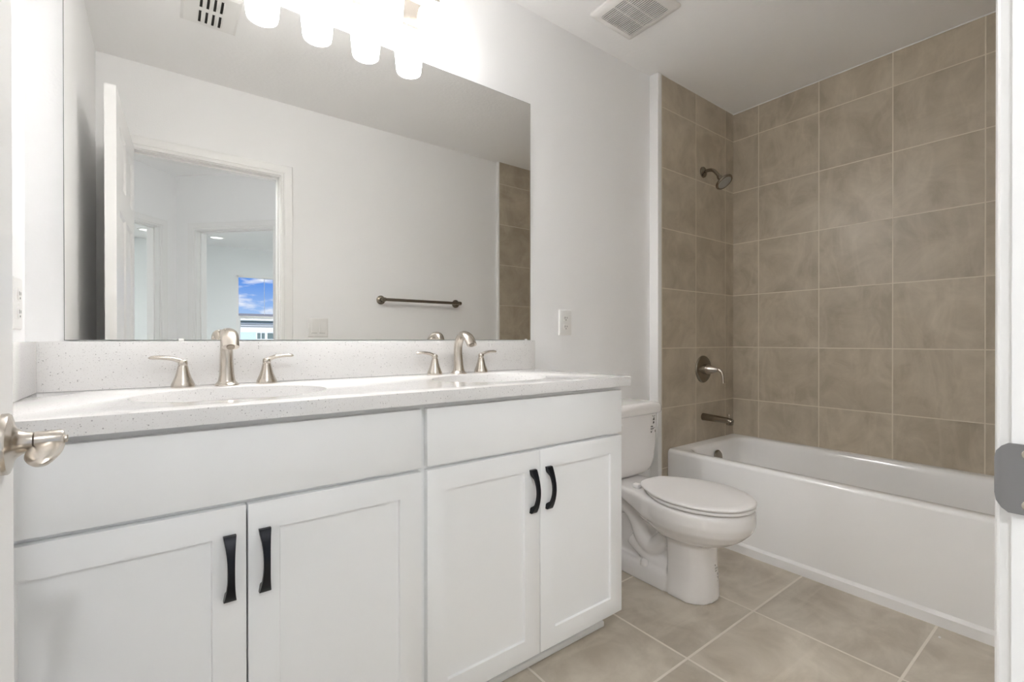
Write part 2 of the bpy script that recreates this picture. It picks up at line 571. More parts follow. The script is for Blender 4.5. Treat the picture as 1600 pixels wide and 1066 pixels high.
# local frame: x along the leaf from the hinge, y out of the face that shows towards the left wall
def door_leaf():
    bm = bmesh.new()
    t = bmesh.new()
    xs = [0.0, 0.105, 0.325, 0.386, 0.606, DW]
    zs = [0.0, 0.20, 0.81, 0.93, 1.53, 1.64, 1.87, DH]
    grid = {}
    for side, y in ((0, 0.0), (1, -DT)):
        for i, x in enumerate(xs):
            for k, z in enumerate(zs):
                grid[side, i, k] = t.verts.new((x, y, z))
    panels = []
    for side in (0, 1):
        for i in range(len(xs) - 1):
            for k in range(len(zs) - 1):
                q = [grid[side, i, k], grid[side, i + 1, k], grid[side, i + 1, k + 1], grid[side, i, k + 1]]
                f = t.faces.new(q if side else list(reversed(q)))
                if i in (1, 3) and k in (1, 3, 5):
                    panels.append(f)
    nx, nz_ = len(xs) - 1, len(zs) - 1
    for k in range(nz_):
        t.faces.new((grid[0, 0, k], grid[0, 0, k + 1], grid[1, 0, k + 1], grid[1, 0, k]))
        t.faces.new((grid[0, nx, k + 1], grid[0, nx, k], grid[1, nx, k], grid[1, nx, k + 1]))
    for i in range(nx):
        t.faces.new((grid[0, i, 0], grid[1, i, 0], grid[1, i + 1, 0], grid[0, i + 1, 0]))
        t.faces.new((grid[0, i, nz_], grid[0, i + 1, nz_], grid[1, i + 1, nz_], grid[1, i, nz_]))
    bmesh.ops.recalc_face_normals(t, faces=list(t.faces))
    for th, dp in ((0.010, -0.008), (0.012, 0.0), (0.022, 0.005)):
        r = bmesh.ops.inset_individual(t, faces=panels, thickness=th, depth=dp, use_even_offset=True)
    merge(bm, t)
    return bm
link('leaf', door_leaf(), M['trim'], door, local=True, ang=20)
# lever sets on both faces
def lever_set(side):
    s_ = -1 if side else 1                    # side 1 = the face towards the room centre
    y0 = -DT if side else 0.0
    hx, hz = DW - 0.060, 0.893
    bm = bmesh.new()
    prof = [(0.0325, 0.0), (0.0325, 0.0045), (0.0315, 0.0060), (0.0285, 0.0070), (0.0205, 0.0085), (0.0160, 0.0110), (0.0128, 0.0150), (0.0112, 0.019), (0.0105, 0.0235)]
    lathe(bm, prof, axis((hx, y0, hz), (0, s_, 0)), 48)
    base = link('door_handle', bm, M['nickel'], door, local=True)
    base['label'] = 'brushed nickel lever handle'
    bm = bmesh.new()
    lathe(bm, [(0.0095, 0.0), (0.0108, 0.001), (0.0108, 0.0215), (0.0098, 0.0235), (0.007, 0.0243)], axis((hx, y0 + s_ * 0.0240, hz), (0, s_, 0)), 36)
    # the grip leaves the hub, runs back over the door towards the hinge and drops a little at its tip
    P = spline([(hx + 0.004, y0 + s_ * 0.0345, hz - 0.004), (hx - 0.010, y0 + s_ * 0.0345, hz - 0.006), (hx - 0.030, y0 + s_ * 0.0350, hz - 0.008),
                (hx - 0.056, y0 + s_ * 0.0365, hz - 0.009), (hx - 0.086, y0 + s_ * 0.0385, hz - 0.010)], 30)
    rad = []
    for k in range(31):
        f = k / 30
        wd = 0.0118 + 0.0034 * math.sin(PI * 0.5 * min(1, f / 0.3))
        if f > 0.40:
            wd *= math.sqrt(max(0.0, 1 - ((f - 0.40) / 0.602) ** 2))
        rad.append((max(wd, 0.0008), max(0.0062 - 0.0022 * f, 0.0006) * (1.0 if f < 0.94 else 1 - (f - 0.94) * 12)))
    tube(bm, P, rad, 22, side=(0, s_, 0.12))
    link('lever', bm, M['nickel'], base, local=True)
    bm = lathe(bmesh.new(), [(0.0045, 0), (0.0045, 0.0022), (0.0035, 0.003)], axis((hx, y0 + s_ * 0.0482, hz), (0, s_, 0)), 20)
    link('lock_button', bm, M['nickel'], base, local=True)
for s_ in (0, 1):
    lever_set(s_)
bm = B(DW - 0.0005, DW + 0.001, -DT + 0.005, -0.005, 0.865, 0.921, 0.0004, 1)
link('latch_plate', bm, M['nickel'], door, local=True)
for hz in (0.20, 1.0, 1.78):
    bm = lathe(bmesh.new(), [(0.0055, -0.045), (0.0055, 0.045)], Matrix.Translation((-0.003, 0.005, hz)), 14)
    link('hinge', bm, M['nickel'], door, local=True)

# ------------------------------------------------------------------ vanity cabinets
YF = -0.530                    # face of doors and drawer fronts
def shaker(x0, x1, z0, z1):
    t = bmesh.new()
    bmesh.ops.create_cube(t, size=1)
    for v in t.verts:
        v.co = Vector(((x0 + x1) / 2 + v.co.x * (x1 - x0), YF + 0.0095 + v.co.y * 0.019, (z0 + z1) / 2 + v.co.z * (z1 - z0)))
    t.faces.ensure_lookup_table()
    bmesh.ops.recalc_face_normals(t, faces=list(t.faces))
    f = [f for f in t.faces if f.normal.y < -0.9]
    bmesh.ops.inset_region(t, faces=f, thickness=0.056, depth=0.0, use_even_offset=True)
    bmesh.ops.inset_region(t, faces=f, thickness=0.0022, depth=-0.0065, use_even_offset=True)
    ed = [e_ for e_ in t.edges if abs(e_.calc_face_angle(0)) > 1.2]
    bmesh.ops.bevel(t, geom=[e_ for e_ in ed if min(v.co.y for v in e_.verts) < YF + 0.0005 and (min(v.co.x for v in e_.verts) < x0 + 1e-4 or max(v.co.x for v in e_.verts) > x1 - 1e-4 or min(v.co.z for v in e_.verts) < z0 + 1e-4 or max(v.co.z for v in e_.verts) > z1 - 1e-4)],
                    offset=0.0015, segments=2, affect='EDGES', profile=0.5)
    bm = bmesh.new()
    merge(bm, t)
    return bm

def pull(xc, zc):
    """arched black strap pull, flared at both feet"""
    Ht = 0.062
    rings = []
    n = 30
    for k in range(n + 1):
        f = k / n
        u = abs(2 * f - 1)
        hw = 0.0058 + 0.0050 * u ** 2.2
        out = 0.0095 + 0.0235 * math.sin(PI * f) ** 0.85
        inn = max(0.0, min(1.0, (0.80 - u) / 0.22))
        inn = inn * inn * (3 - 2 * inn) * (out - 0.0080)
        z = zc - Ht + 2 * Ht * f
        rings.append([Vector((xc - hw, YF - inn, z)), Vector((xc + hw, YF - inn, z)), Vector((xc + hw, YF - out + 0.001, z)), Vector((xc + hw - 0.001, YF - out, z)),
                      Vector((xc - hw + 0.001, YF - out, z)), Vector((xc - hw, YF - out + 0.001, z))])
    return loft(bmesh.new(), rings)

def cabinet(xl, xr, fl, fr, split, label):
    """xl..xr carcass, fl..fr fronts"""
    c = thing('vanity_cabinet', ((xl + xr) / 2, -0.25, 0.0), label, 'cabinet', 'white vanity cabinets under the countertop')
    bm = bmesh.new()
    box(bm, xl, xl + 0.016, -0.492, -0.003, 0.090, 0.8565)
    box(bm, xr - 0.016, xr, -0.492, -0.003, 0.090, 0.8565)
    box(bm, xl, xr, -0.492, -0.003, 0.090, 0.106)
    box(bm, xl + 0.016, xr - 0.016, -0.010, -0.003, 0.106, 0.8565)
    for a, b, zlo, zhi in ((xl, xl + 0.038, 0.090, 0.8565), (xr - 0.038, xr, 0.090, 0.8565), (xl + 0.038, xr - 0.038, 0.815, 0.8565), (xl + 0.038, xr - 0.038, 0.675, 0.715), (xl + 0.038, xr - 0.038, 0.090, 0.125)):
        box(bm, a, b, -0.5108, -0.491, zlo, zhi)
    link('carcass', bm, M['cabinet'], c)
    bm = B(xl + 0.002, xr - 0.004, -0.440, -0.004, 0.0, 0.090)
    tk = link('toe_kick', bm, M['cabinet'], c)
    bm = B(xl + 0.002, xr - 0.004, -0.452, -0.440, 0.0, 0.019, 0.003)
    link('shoe_moulding', bm, M['cabinet'], tk)
    bm = B(fl, fr, YF, YF + 0.019, 0.700, 0.843, 0.0018)
    link('drawer_front', bm, M['cabinet'], c)
    for x0, x1, px in ((fl, split - 0.0016, split - 0.030), (split + 0.0016, fr, split + 0.030)):
        d = link('door', shaker(x0, x1, 0.0945, 0.690), M['cabinet'], c, ang=25)
        h = link('handle', pull(px, 0.576), M['black'], d)
        h['label'] = 'black arched pull'
    return c
cabinet(0.004, 0.770, 0.019, 0.763, 0.3905, 'white shaker vanity cabinet next to the open door, under the left sink')
cabinet(0.770, 1.508, 0.778, 1.504, 1.1415, 'white shaker vanity cabinet next to the toilet, under the right sink')

# ------------------------------------------------------------------ countertop with two oval cut-outs
ZC = 0.888                     # top of the counter
ZCB = 0.857
SINKS = ((0.400, -0.292), (1.130, -0.292))
SA, SB = 0.200, 0.158
XC1 = 1.532
ct = thing('countertop', (0.766, -0.27, ZCB), 'white speckled quartz countertop over both vanity cabinets', 'countertop')
def counter_mesh():
    cu = bpy.data.curves.new('tmp', 'CURVE')
    cu.dimensions = '2D'
    cu.fill_mode = 'BOTH'
    def poly(pts):
        s_ = cu.splines.new('POLY')
        s_.points.add(len(pts) - 1)
        for p, q in zip(s_.points, pts):
            p.co = (q[0], q[1], 0, 1)
        s_.use_cyclic_u = True
    poly([(0.0, 0.0), (XC1, 0.0), (XC1, -0.548), (0.0, -0.548)])
    for sx_, sy_ in SINKS:
        poly([(sx_ + SA * math.cos(2 * PI * k / 96), sy_ + SB * math.sin(2 * PI * k / 96)) for k in range(96)])
    cu.extrude = (ZC - ZCB) / 2
    cu.bevel_depth = 0.0
    ob = bpy.data.objects.new('tmp', cu)
    col.objects.link(ob)
    bpy.context.view_layer.update()
    me = bpy.data.meshes.new_from_object(ob.evaluated_get(bpy.context.evaluated_depsgraph_get()))
    bpy.data.objects.remove(ob)
    bpy.data.curves.remove(cu)
    bm = bmesh.new()
    bm.from_mesh(me)
    bpy.data.meshes.remove(me)
    bmesh.ops.translate(bm, vec=(0, 0, (ZC + ZCB) / 2), verts=list(bm.verts))
    bmesh.ops.remove_doubles(bm, verts=list(bm.verts), dist=1e-5)
    bmesh.ops.recalc_face_normals(bm, faces=list(bm.faces))
    ed = [e_ for e_ in bm.edges if len(e_.link_faces) == 2 and abs(e_.calc_face_angle(0)) > 1.2 and all(abs(v.co.z - ZC) < 1e-4 for v in e_.verts)]
    bmesh.ops.bevel(bm, geom=ed, offset=0.0018, segments=2, affect='EDGES', profile=0.5)
    return bm
link('slab', counter_mesh(), M['quartz'], ct)
link('backsplash', B(0.0, XC1 + 0.016, -0.020, 0.0, ZC, 1.009, 0.0015), M['quartz'], ct)
link('side_splash', B(0.0, 0.022, -0.535, -0.020, ZC, 1.009, 0.0015), M['quartz'], ct)

def basin(cx, cy, label):
    s_ = thing('sink_basin', (cx, cy, 0.70), label, 'sink', 'white oval basins under the countertop')
    bm = bmesh.new()
    rings = []
    def ell(a, b, z):
        return [Vector((cx + a * math.cos(2 * PI * k / 72), cy + b * math.sin(2 * PI * k / 72), z)) for k in range(72)]
    for a, b, z in ((0.230, 0.188, 0.840), (0.230, 0.188, 0.8565), (0.206, 0.164, 0.8565), (0.203, 0.161, 0.852), (0.197, 0.156, 0.825), (0.184, 0.145, 0.79), (0.155, 0.122, 0.752), (0.110, 0.086, 0.729), (0.06, 0.048, 0.719), (0.024, 0.024, 0.716)):
        rings.append(ell(a, b, z))
    for a, b, z in ((0.024, 0.024, 0.70), (0.070, 0.058, 0.705), (0.125, 0.10, 0.715), (0.175, 0.138, 0.742), (0.205, 0.165, 0.79), (0.214, 0.172, 0.835)):
        rings.append(ell(a, b, z))
    rings.append(ell(0.230, 0.188, 0.840))
    loft(bm, rings, False, False)
    link('bowl', bm, M['basin'], s_)
    bm = lathe(bmesh.new(), [(0.0235, 0.702), (0.0235, 0.7165), (0.021, 0.719), (0.018, 0.717), (0.016, 0.7205), (0.008, 0.722)], Matrix.Translation((cx, cy, 0)), 32)
    link('drain', bm, M['nickel'], s_)
basin(*SINKS[0], 'white oval undermount basin in front of the left faucet')
basin(*SINKS[1], 'white oval undermount basin in front of the right faucet')

# ------------------------------------------------------------------ widespread faucets
def faucet(cx, label):
    y0 = -0.072
    f = thing('faucet', (cx, y0, ZC), label, 'faucet', 'brushed nickel widespread faucets')
    bm = bmesh.new()
    # flared foot running into a gooseneck
    P = spline([(cx, y0, ZC + 0.0), (cx, y0, ZC + 0.006), (cx, y0, ZC + 0.018), (cx, y0 + 0.002, ZC + 0.045), (cx, y0 + 0.005, ZC + 0.080), (cx, y0 + 0.000, ZC + 0.112),
                (cx, y0 - 0.018, ZC + 0.138), (cx, y0 - 0.045, ZC + 0.143), (cx, y0 - 0.072, ZC + 0.130), (cx, y0 - 0.092, ZC + 0.106)], 54)
    prof = [(0.0, 0.0298), (0.02, 0.0300), (0.06, 0.0296), (0.11, 0.0262), (0.18, 0.0212), (0.28, 0.0178), (0.42, 0.0158), (0.58, 0.0152), (0.72, 0.0156), (0.86, 0.0158), (1.0, 0.0145)]
    rad = []
    for k in range(55):
        u = k / 54
        for (a, ra), (b, rb) in zip(prof[:-1], prof[1:]):
            if a <= u <= b:
                r_ = ra + (rb - ra) * (u - a) / (b - a)
                break
        fl = 1.0 if u < 0.55 else 1.0 + 0.36 * min(1, (u - 0.55) / 0.30)
        rad.append((r_ * fl, r_ / (1 + (fl - 1) * 0.7)))
    tube(bm, P, rad, 28, side=(1, 0, 0))
    sp = link('spout', bm, M['nickel'], f, ang=50)
    dr = (P[-1] - P[-3]).normalized()
    bm = lathe(bmesh.new(), [(0.0095, -0.004), (0.0095, 0.0015), (0.0075, 0.0015)], axis(P[-1], dr), 24)
    link('aerator', bm, M['dark_nickel'], sp)
    for s_ in (-1, 1):
        hx = cx + s_ * 0.0985
        bm = lathe(bmesh.new(), [(0.0262, 0.0), (0.0268, 0.003), (0.0262, 0.008), (0.0228, 0.016), (0.0182, 0.027), (0.0145, 0.040), (0.0118, 0.053), (0.0108, 0.0575), (0.0100, 0.0585)],
                   Matrix.Translation((hx, y0, ZC)), 36)
        h = link('handle', bm, M['nickel'], f, ang=50)
        bm = bmesh.new()
        lathe(bm, [(0.0104, 0.0592), (0.0108, 0.0602), (0.0104, 0.068), (0.0088, 0.0715), (0.004, 0.0735)], Matrix.Translation((hx, y0, ZC)), 32)
        P = spline([(hx - s_ * 0.004, y0, ZC + 0.0665), (hx + s_ * 0.008, y0, ZC + 0.0705), (hx + s_ * 0.024, y0, ZC + 0.0765), (hx + s_ * 0.050, y0, ZC + 0.0795), (hx + s_ * 0.073, y0, ZC + 0.0785)], 24)
        rad = []
        for k in range(25):
            u = k / 24
            wd = 0.0070 + 0.0028 * math.sin(PI * min(1, max(0, (u - 0.25) / 0.7)))
            th = 0.0066 - 0.0018 * u
            if u > 0.86:
                q = math.sqrt(max(0.0, 1 - ((u - 0.86) / 0.14) ** 2)) * 0.96 + 0.04
                wd *= q
                th *= q
            rad.append((wd, th))
        tube(bm, P, rad, 20, side=(0, 1, 0))
        link('lever', bm, M['nickel'], h, ang=50)
faucet(0.4005, 'brushed nickel faucet with two lever handles at the left basin')
faucet(1.136, 'brushed nickel faucet with two lever handles at the right basin')

# ------------------------------------------------------------------ mirror
mr = thing('mirror', (0.80, 0.0, 1.013), 'large frameless mirror above the backsplash', 'mirror')
link('backing', B(0.067, 1.535, -0.0028, -0.0002, 1.0115, 2.034), M['mirror_edge'], mr)
link('mirror_glass', B(0.0683, 1.5338, -0.0042, -0.0026, 1.0128, 2.0327, 0.0006, 1), M['mirror'], mr)

for xk in (0.30, 1.508):
    link('clip', B(xk - 0.006, xk + 0.006, -0.0070, -0.0030, 1.0095, 1.0165, 0.0008, 1), M['plastic'], mr)

# ------------------------------------------------------------------ vanity light bar with four frosted shades
vl = thing('vanity_light', (0.767, 0.0, 2.12), 'brushed nickel bar light with four glowing frosted shades over the mirror', 'light fixture')
bm = bmesh.new()
XB0, XB1 = 0.462, 1.072
rings = [[Vector(p) for p in ((XB0 + i, -y, 2.120 + i), (XB1 - i, -y, 2.120 + i), (XB1 - i, -y, 2.232 - i), (XB0 + i, -y, 2.232 - i))] for i, y in ((0, 0.0), (0, 0.010), (0.006, 0.016), (0.012, 0.016), (0.016, 0.024), (0.02, 0.025))]
loft(bm, rings)
link('back_plate', bm, M['nickel'], vl, ang=20)
for k in range(4):
    x = 0.516 + k * 0.1668
    ys = -0.105
    bm = bmesh.new()
    tube(bm, spline([(x, -0.020, 2.185), (x, -0.060, 2.190), (x, -0.095, 2.212), (x, ys, 2.205), (x, ys, 2.190)], 24), 0.007, 14)
    lathe(bm, [(0.018, 0.0), (0.018, 0.004), (0.010, 0.008)], axis((x, -0.024, 2.185), (0, -1, 0)), 24)
    lathe(bm, [(0.012, 2.205), (0.022, 2.198), (0.024, 2.180), (0.024, 2.172)], Matrix.Translation((x, ys, 0)), 28)
    link('arm', bm, M['nickel'], vl)
    bm = lathe(bmesh.new(), [(0.022, 2.176), (0.040, 2.166), (0.050, 2.150), (0.0535, 2.132), (0.0525, 2.110), (0.0495, 2.075), (0.0465, 2.046), (0.0445, 2.037), (0.0425, 2.0355), (0.0405, 2.037), (0.0435, 2.060), (0.046, 2.075)],
               Matrix.Translation((x, ys, 0)), 48, True, False)
    sh = link('lamp_shade', bm, M['shade'], vl, ang=60)
    bm = lathe(bmesh.new(), [(0.0385, 2.0500), (0.039, 2.0515), (0.039, 2.0525)], Matrix.Translation((x, ys, 0)), 40)
    link('light_bulb', bm, M['bulb'], sh)

# ------------------------------------------------------------------ outlets and switches
def plate(bm, w_, h_, t_=0.006):
    """bevelled cover plate in local x (across), z (up), y 0..-t"""
    rings = []
    for i, y in ((0.0, 0.0), (0.0, -t_ * 0.35), (0.003, -t_ * 0.85), (0.006, -t_)):
        rings.append([Vector((-w_ / 2 + i, y, -h_ / 2 + i)), Vector((w_ / 2 - i, y, -h_ / 2 + i)), Vector((w_ / 2 - i, y, h_ / 2 - i)), Vector((-w_ / 2 + i, y, h_ / 2 - i))])
    loft(bm, rings)
    return bm

def outlet(name, loc, rz, label):
    t = thing(name, loc, label, 'outlet', rz=rz)
    link('cover_plate', plate(bmesh.new(), 0.078, 0.116), M['plastic'], t, local=True, ang=20)
    for dz in (-0.020, 0.020):
        bm = bmesh.new()
        rings = []
        for r_, y in ((0.0165, -0.0055), (0.0165, -0.0078), (0.0155, -0.0085)):
            rings.append([Vector((r_ * math.cos(a), y, dz + max(-0.013, min(0.013, r_ * math.sin(a))))) for a in (2 * PI * k / 32 for k in range(32))])
        loft(bm, rings)
        rc = link('receptacle', bm, M['plastic'], t, local=True)
        for dx, hh in ((-0.0062, 0.0042), (0.0062, 0.0034)):
            link('slot', B(dx - 0.0012, dx + 0.0012, -0.0088, -0.0080, dz + 0.002 - hh, dz + 0.002 + hh), M['void'], rc, local=True)
        bm = lathe(bmesh.new(), [(0.0024, 0), (0.0024, 0.0007)], axis((0, -0.0081, dz - 0.0082), (0, -1, 0)), 14)
        link('ground_hole', bm, M['void'], rc, local=True)
    bm = lathe(bmesh.new(), [(0.0032, 0), (0.0032, 0.0008), (0.002, 0.0012)], axis((0, -0.0058, 0), (0, -1, 0)), 16)
    link('screw', bm, M['plastic'], t, local=True)
outlet('wall_outlet', (1.742, 0.0, 1.092), 0.0, 'white duplex outlet on the wall between the mirror and the toilet')
outlet('wall_outlet', (0.0, -0.095, 1.093), R(90), 'white duplex outlet on the left side wall, seen edge on beside the door')

sw = thing('light_switch', (1.0415, YW, 1.0905), 'white double rocker switch beside the doorway, low in the mirror', 'light switch', rz=PI)
link('cover_plate', plate(bmesh.new(), 0.119, 0.119), M['plastic'], sw, local=True, ang=20)
for dx in (-0.0235, 0.0235):
    bm = bmesh.new()
    rings = [[Vector((dx - 0.0165, -0.005, -0.033)), Vector((dx + 0.0165, -0.005, -0.033)), Vector((dx + 0.0165, -0.005, 0.033)), Vector((dx - 0.0165, -0.005, 0.033))],
             [Vector((dx - 0.016, -0.0105, -0.0325)), Vector((dx + 0.016, -0.0105, -0.0325)), Vector((dx + 0.016, -0.0068, 0.0325)), Vector((dx - 0.016, -0.0068, 0.0325))]]
    loft(bm, rings)
    rk = link('rocker', bm, M['plastic'], sw, local=True)
    link('gap', B(dx - 0.0168, dx + 0.0168, -0.0064, -0.0055, -0.0348, -0.0330), M['ink_grey'], rk, local=True)  # grey strip, the shade under the rocker put into its colour

# ------------------------------------------------------------------ towel bar on the doorway wall
tb = thing('towel_bar', (1.74, YW, 1.285), 'brushed nickel towel bar on the opposite wall, seen in the mirror', 'towel bar')
for x in (1.448, 2.030):
    bm = bmesh.new()
    lathe(bm, [(0.030, 0.0), (0.030, 0.006), (0.026, 0.010), (0.014, 0.014), (0.0105, 0.022), (0.0105, 0.052)], axis((x, YW, 1.285), (0, 1, 0)), 36)
    lathe(bm, [(0.004, -0.018), (0.0125, -0.014), (0.0145, -0.004), (0.0145, 0.004), (0.0125, 0.014), (0.004, 0.018)], axis((x, YW + 0.060, 1.285), (1, 0, 0)), 28)
    link('bracket', bm, M['dark_nickel'], tb)
bm = lathe(bmesh.new(), [(0.0105, 0.0), (0.0105, 0.554)], axis((1.462, YW + 0.060, 1.285), (1, 0, 0)), 24)
link('rod', bm, M['dark_nickel'], tb)

# ------------------------------------------------------------------ ceiling fan grille and supply vent
ef = thing('exhaust_fan', (1.895, -0.275, H), 'square white exhaust fan grille on the ceiling near the tub', 'exhaust fan')
X0, X1, Y0, Y1 = 1.758, 2.035, -0.415, -0.135
bm = bmesh.new()
rings = []
for i, z in ((0.0, H), (0.0, H - 0.004), (0.006, H - 0.011), (0.022, H - 0.017), (0.036, H - 0.019)):
    rings.append([Vector((p.x, p.y, z)) for p in rrect(X0 + i, X1 - i, Y0 + i, Y1 - i, 0.012, z, 5)])
rings.append([Vector((p.x, p.y, H - 0.010)) for p in rrect(X0 + 0.037, X1 - 0.037, Y0 + 0.037, Y1 - 0.037, 0.004, 0, 5)])
loft(bm, rings, False, False)
link('cover', bm, M['grille'], ef, ang=45)
link('housing', B(X0 + 0.02, X1 - 0.02, Y0 + 0.02, Y1 - 0.02, H - 0.006, H - 0.0005), M['void'], ef)
bm = bmesh.new()
n = 19
for k in range(n):
    x = X0 + 0.0385 + (X1 - X0 - 0.077) * (k + 0.5) / n
    box(bm, x - 0.0027, x + 0.0027, Y0 + 0.036, Y1 - 0.036, H - 0.0185, H - 0.0160)
for yy in (Y0 + 0.112, Y1 - 0.112):
    box(bm, X0 + 0.036, X1 - 0.036, yy - 0.0025, yy + 0.0025, H - 0.0172, H - 0.0150)
link('slats', bm, M['grille'], ef)

cv = thing('ceiling_vent', (0.43, -0.83, H), 'white louvred air vent on the ceiling, at the top of the mirror', 'air vent')
VX0, VX1, VY0, VY1 = 0.325, 0.535, -0.965, -0.695
bm = bmesh.new()
rings = []
for i, z in ((0.0, H), (0.0, H - 0.003), (0.010, H - 0.009), (0.030, H - 0.010)):
    rings.append([Vector(p) for p in ((VX0 + i, VY0 + i, z), (VX1 - i, VY0 + i, z), (VX1 - i, VY1 - i, z), (VX0 + i, VY1 - i, z))])
loft(bm, rings, False, True)
link('vent_plate', bm, M['plastic'], cv, ang=20)
for r_ in range(2):
    yc = -0.888 + r_ * 0.112
    for k in range(4):
        x = 0.394 + k * 0.0245
        link('slot', B(x - 0.0050, x + 0.0050, yc - 0.042, yc + 0.042, H - 0.0108, H - 0.0098), M['void'], cv)
        bm = bmesh.new()
        rings = []
        for q in range(9):
            f = q / 8
            y = yc - 0.042 + 0.084 * f
            lift = 0.010 * math.sin(PI * f) ** 0.6
            rings.append([Vector((x + 0.0100, y, H - 0.0098)), Vector((x + 0.0112, y, H - 0.0098)), Vector((x + 0.0048, y, H - 0.0100 - lift)), Vector((x + 0.0036, y, H - 0.0100 - lift))])
        loft(bm, rings)
        link('louvre', bm, M['plastic'], cv)

# ------------------------------------------------------------------ bathtub
XA = 2.460                     # apron plane
tu = thing('bathtub', (2.81, -0.77, 0.0), 'white alcove bathtub along the beige tiled wall', 'bathtub')
tx0, tx1, ty0, ty1 = XA, XT - 0.001, YE + 0.001, YT - 0.001
bm = bmesh.new()
NR = 12
rings = [rrect(tx0, tx1, ty0, ty1, 0.004, 0.0, NR), rrect(tx0, tx1, ty0, ty1, 0.004, 0.398, NR)]
for k in range(1, 6):
    a = R(90 * k / 5)
    d = 0.020 * (1 - math.cos(a)); zz = 0.398 + 0.020 * math.sin(a)
    rings.append(rrect(tx0 + d, tx1 - 0.0005 * k, ty0 + 0.0005 * k, ty1 - 0.0005 * k, 0.006, zz, NR))
ix0, ix1, iy0, iy1 = tx0 + 0.058, tx1 - 0.050, ty0 + 0.075, ty1 - 0.072
rings.append(rrect(ix0 - 0.014, ix1 + 0.014, iy0 - 0.014, iy1 + 0.014, 0.11, 0.4175, NR))
for d, dz, rr in ((0.0, 0.0, 0.10), (0.006, 0.003, 0.10), (0.012, 0.012, 0.10), (0.016, 0.028, 0.10)):
    rings.append(rrect(ix0 - 0.008 + d, ix1 + 0.008 - d, iy0 - 0.008 + d, iy1 + 0.008 - d, rr, 0.416 - dz, NR))
for f in (0.25, 0.5, 0.75, 0.9):
    rings.append(rrect(ix0 + 0.008 + 0.045 * f, ix1 - 0.008 - 0.045 * f, iy0 + 0.008 + 0.20 * f, iy1 - 0.008 - 0.055 * f, 0.10, 0.388 - 0.285 * f, NR))
rings.append(rrect(ix0 + 0.065, ix1 - 0.065, iy0 + 0.24, iy1 - 0.075, 0.10, 0.092, NR))
rings.append(rrect(ix0 + 0.10, ix1 - 0.10, iy0 + 0.29, iy1 - 0.11, 0.09, 0.080, NR))
loft(bm, rings, False, True)
link('tub_body', bm, M['tub'], tu, ang=42)
bm = bmesh.new()
rings = []
for x_, z_ in ((XA + 0.001, 0.0), (XA - 0.016, 0.0), (XA - 0.015, 0.036), (XA - 0.009, 0.043), (XA + 0.001, 0.047)):
    rings.append([Vector((x_, ty0 + 0.002, z_)), Vector((x_, ty1 - 0.002, z_))])
loft(bm, rings, False, False, closed=False)
link('apron_strip', bm, M['tub'], tu)
bm = lathe(bmesh.new(), [(0.036, 0.0), (0.036, 0.006), (0.031, 0.011), (0.012, 0.013)], axis((2.808, iy1 - 0.020, 0.343), (0, -1, 0.16)), 36)
link('overflow_plate', bm, M['dark_nickel'], tu)
bm = lathe(bmesh.new(), [(0.034, 0.080), (0.034, 0.083), (0.026, 0.084), (0.02, 0.082), (0.018, 0.088)], Matrix.Translation((2.808, iy1 - 0.19, 0)), 32)
link('drain', bm, M['nickel'], tu)

# ------------------------------------------------------------------ shower head, valve and tub spout
XS = 2.811
sh = thing('overhead_shower', (XS, YT, 2.0), 'nickel shower head on a bent arm high on the tiled end wall', 'shower')
bm = lathe(bmesh.new(), [(0.032, 0.0), (0.031, 0.006), (0.024, 0.012), (0.012, 0.016), (0.010, 0.017)], axis((XS, YT, 2.0), (0, -1, 0)), 36)
link('flange', bm, M['dark_nickel'], sh)
P = spline([(XS, YT, 2.0), (XS, YT - 0.035, 2.002), (XS, YT - 0.065, 1.992), (XS, YT - 0.088, 1.965), (XS, YT - 0.100, 1.945)], 24)
link('arm', tube(bmesh.new(), P, 0.0095, 18), M['dark_nickel'], sh)
dd = Vector((0.0, -0.62, -0.78))
bm = lathe(bmesh.new(), [(0.010, -0.010), (0.014, 0.0), (0.014, 0.012), (0.012, 0.018), (0.022, 0.027), (0.040, 0.036), (0.0495, 0.042), (0.0505, 0.048), (0.0475, 0.053), (0.040, 0.054), (0.0395, 0.0525)], axis(P[-1], dd), 44)
hd = link('spray_head', bm, M['dark_nickel'], sh, ang=40)
bm = lathe(bmesh.new(), [(0.0395, 0.0530), (0.037, 0.0555), (0.024, 0.0565), (0.022, 0.0545), (0.019, 0.0565), (0.006, 0.0575)], axis(P[-1], dd), 40)
link('spray_face', bm, simple('grey_rubber_nozzles', (0.40, 0.385, 0.36), 0.4, 0.3), hd)

va = thing('shower_valve', (XS, YT, 0.839), 'round nickel shower valve with a curved lever on the tiled end wall', 'shower valve')
bm = lathe(bmesh.new(), [(0.080, 0.0), (0.080, 0.004), (0.075, 0.009), (0.060, 0.0115), (0.040, 0.013), (0.034, 0.0145)], axis((XS, YT, 0.839), (0, -1, 0)), 56)
link('escutcheon', bm, M['dark_nickel'], va, ang=50)
bm = bmesh.new()
lathe(bm, [(0.028, 0.013), (0.030, 0.020), (0.029, 0.034), (0.022, 0.060), (0.013, 0.084), (0.010, 0.092)], axis((XS, YT, 0.839), (0, -1, 0)), 36)
P = spline([(XS, YT - 0.080, 0.839), (XS, YT - 0.098, 0.838), (XS, YT - 0.113, 0.828), (XS, YT - 0.121, 0.808), (XS, YT - 0.124, 0.785), (XS, YT - 0.126, 0.766)], 26)
tube(bm, P, [(0.010 - 0.0028 * min(1, k / 16) + 0.0022 * max(0, (k - 16) / 10), 0.010 - 0.004 * k / 26) for k in range(27)], 18, side=(1, 0, 0))
link('lever', bm, M['nickel'], va, ang=50)

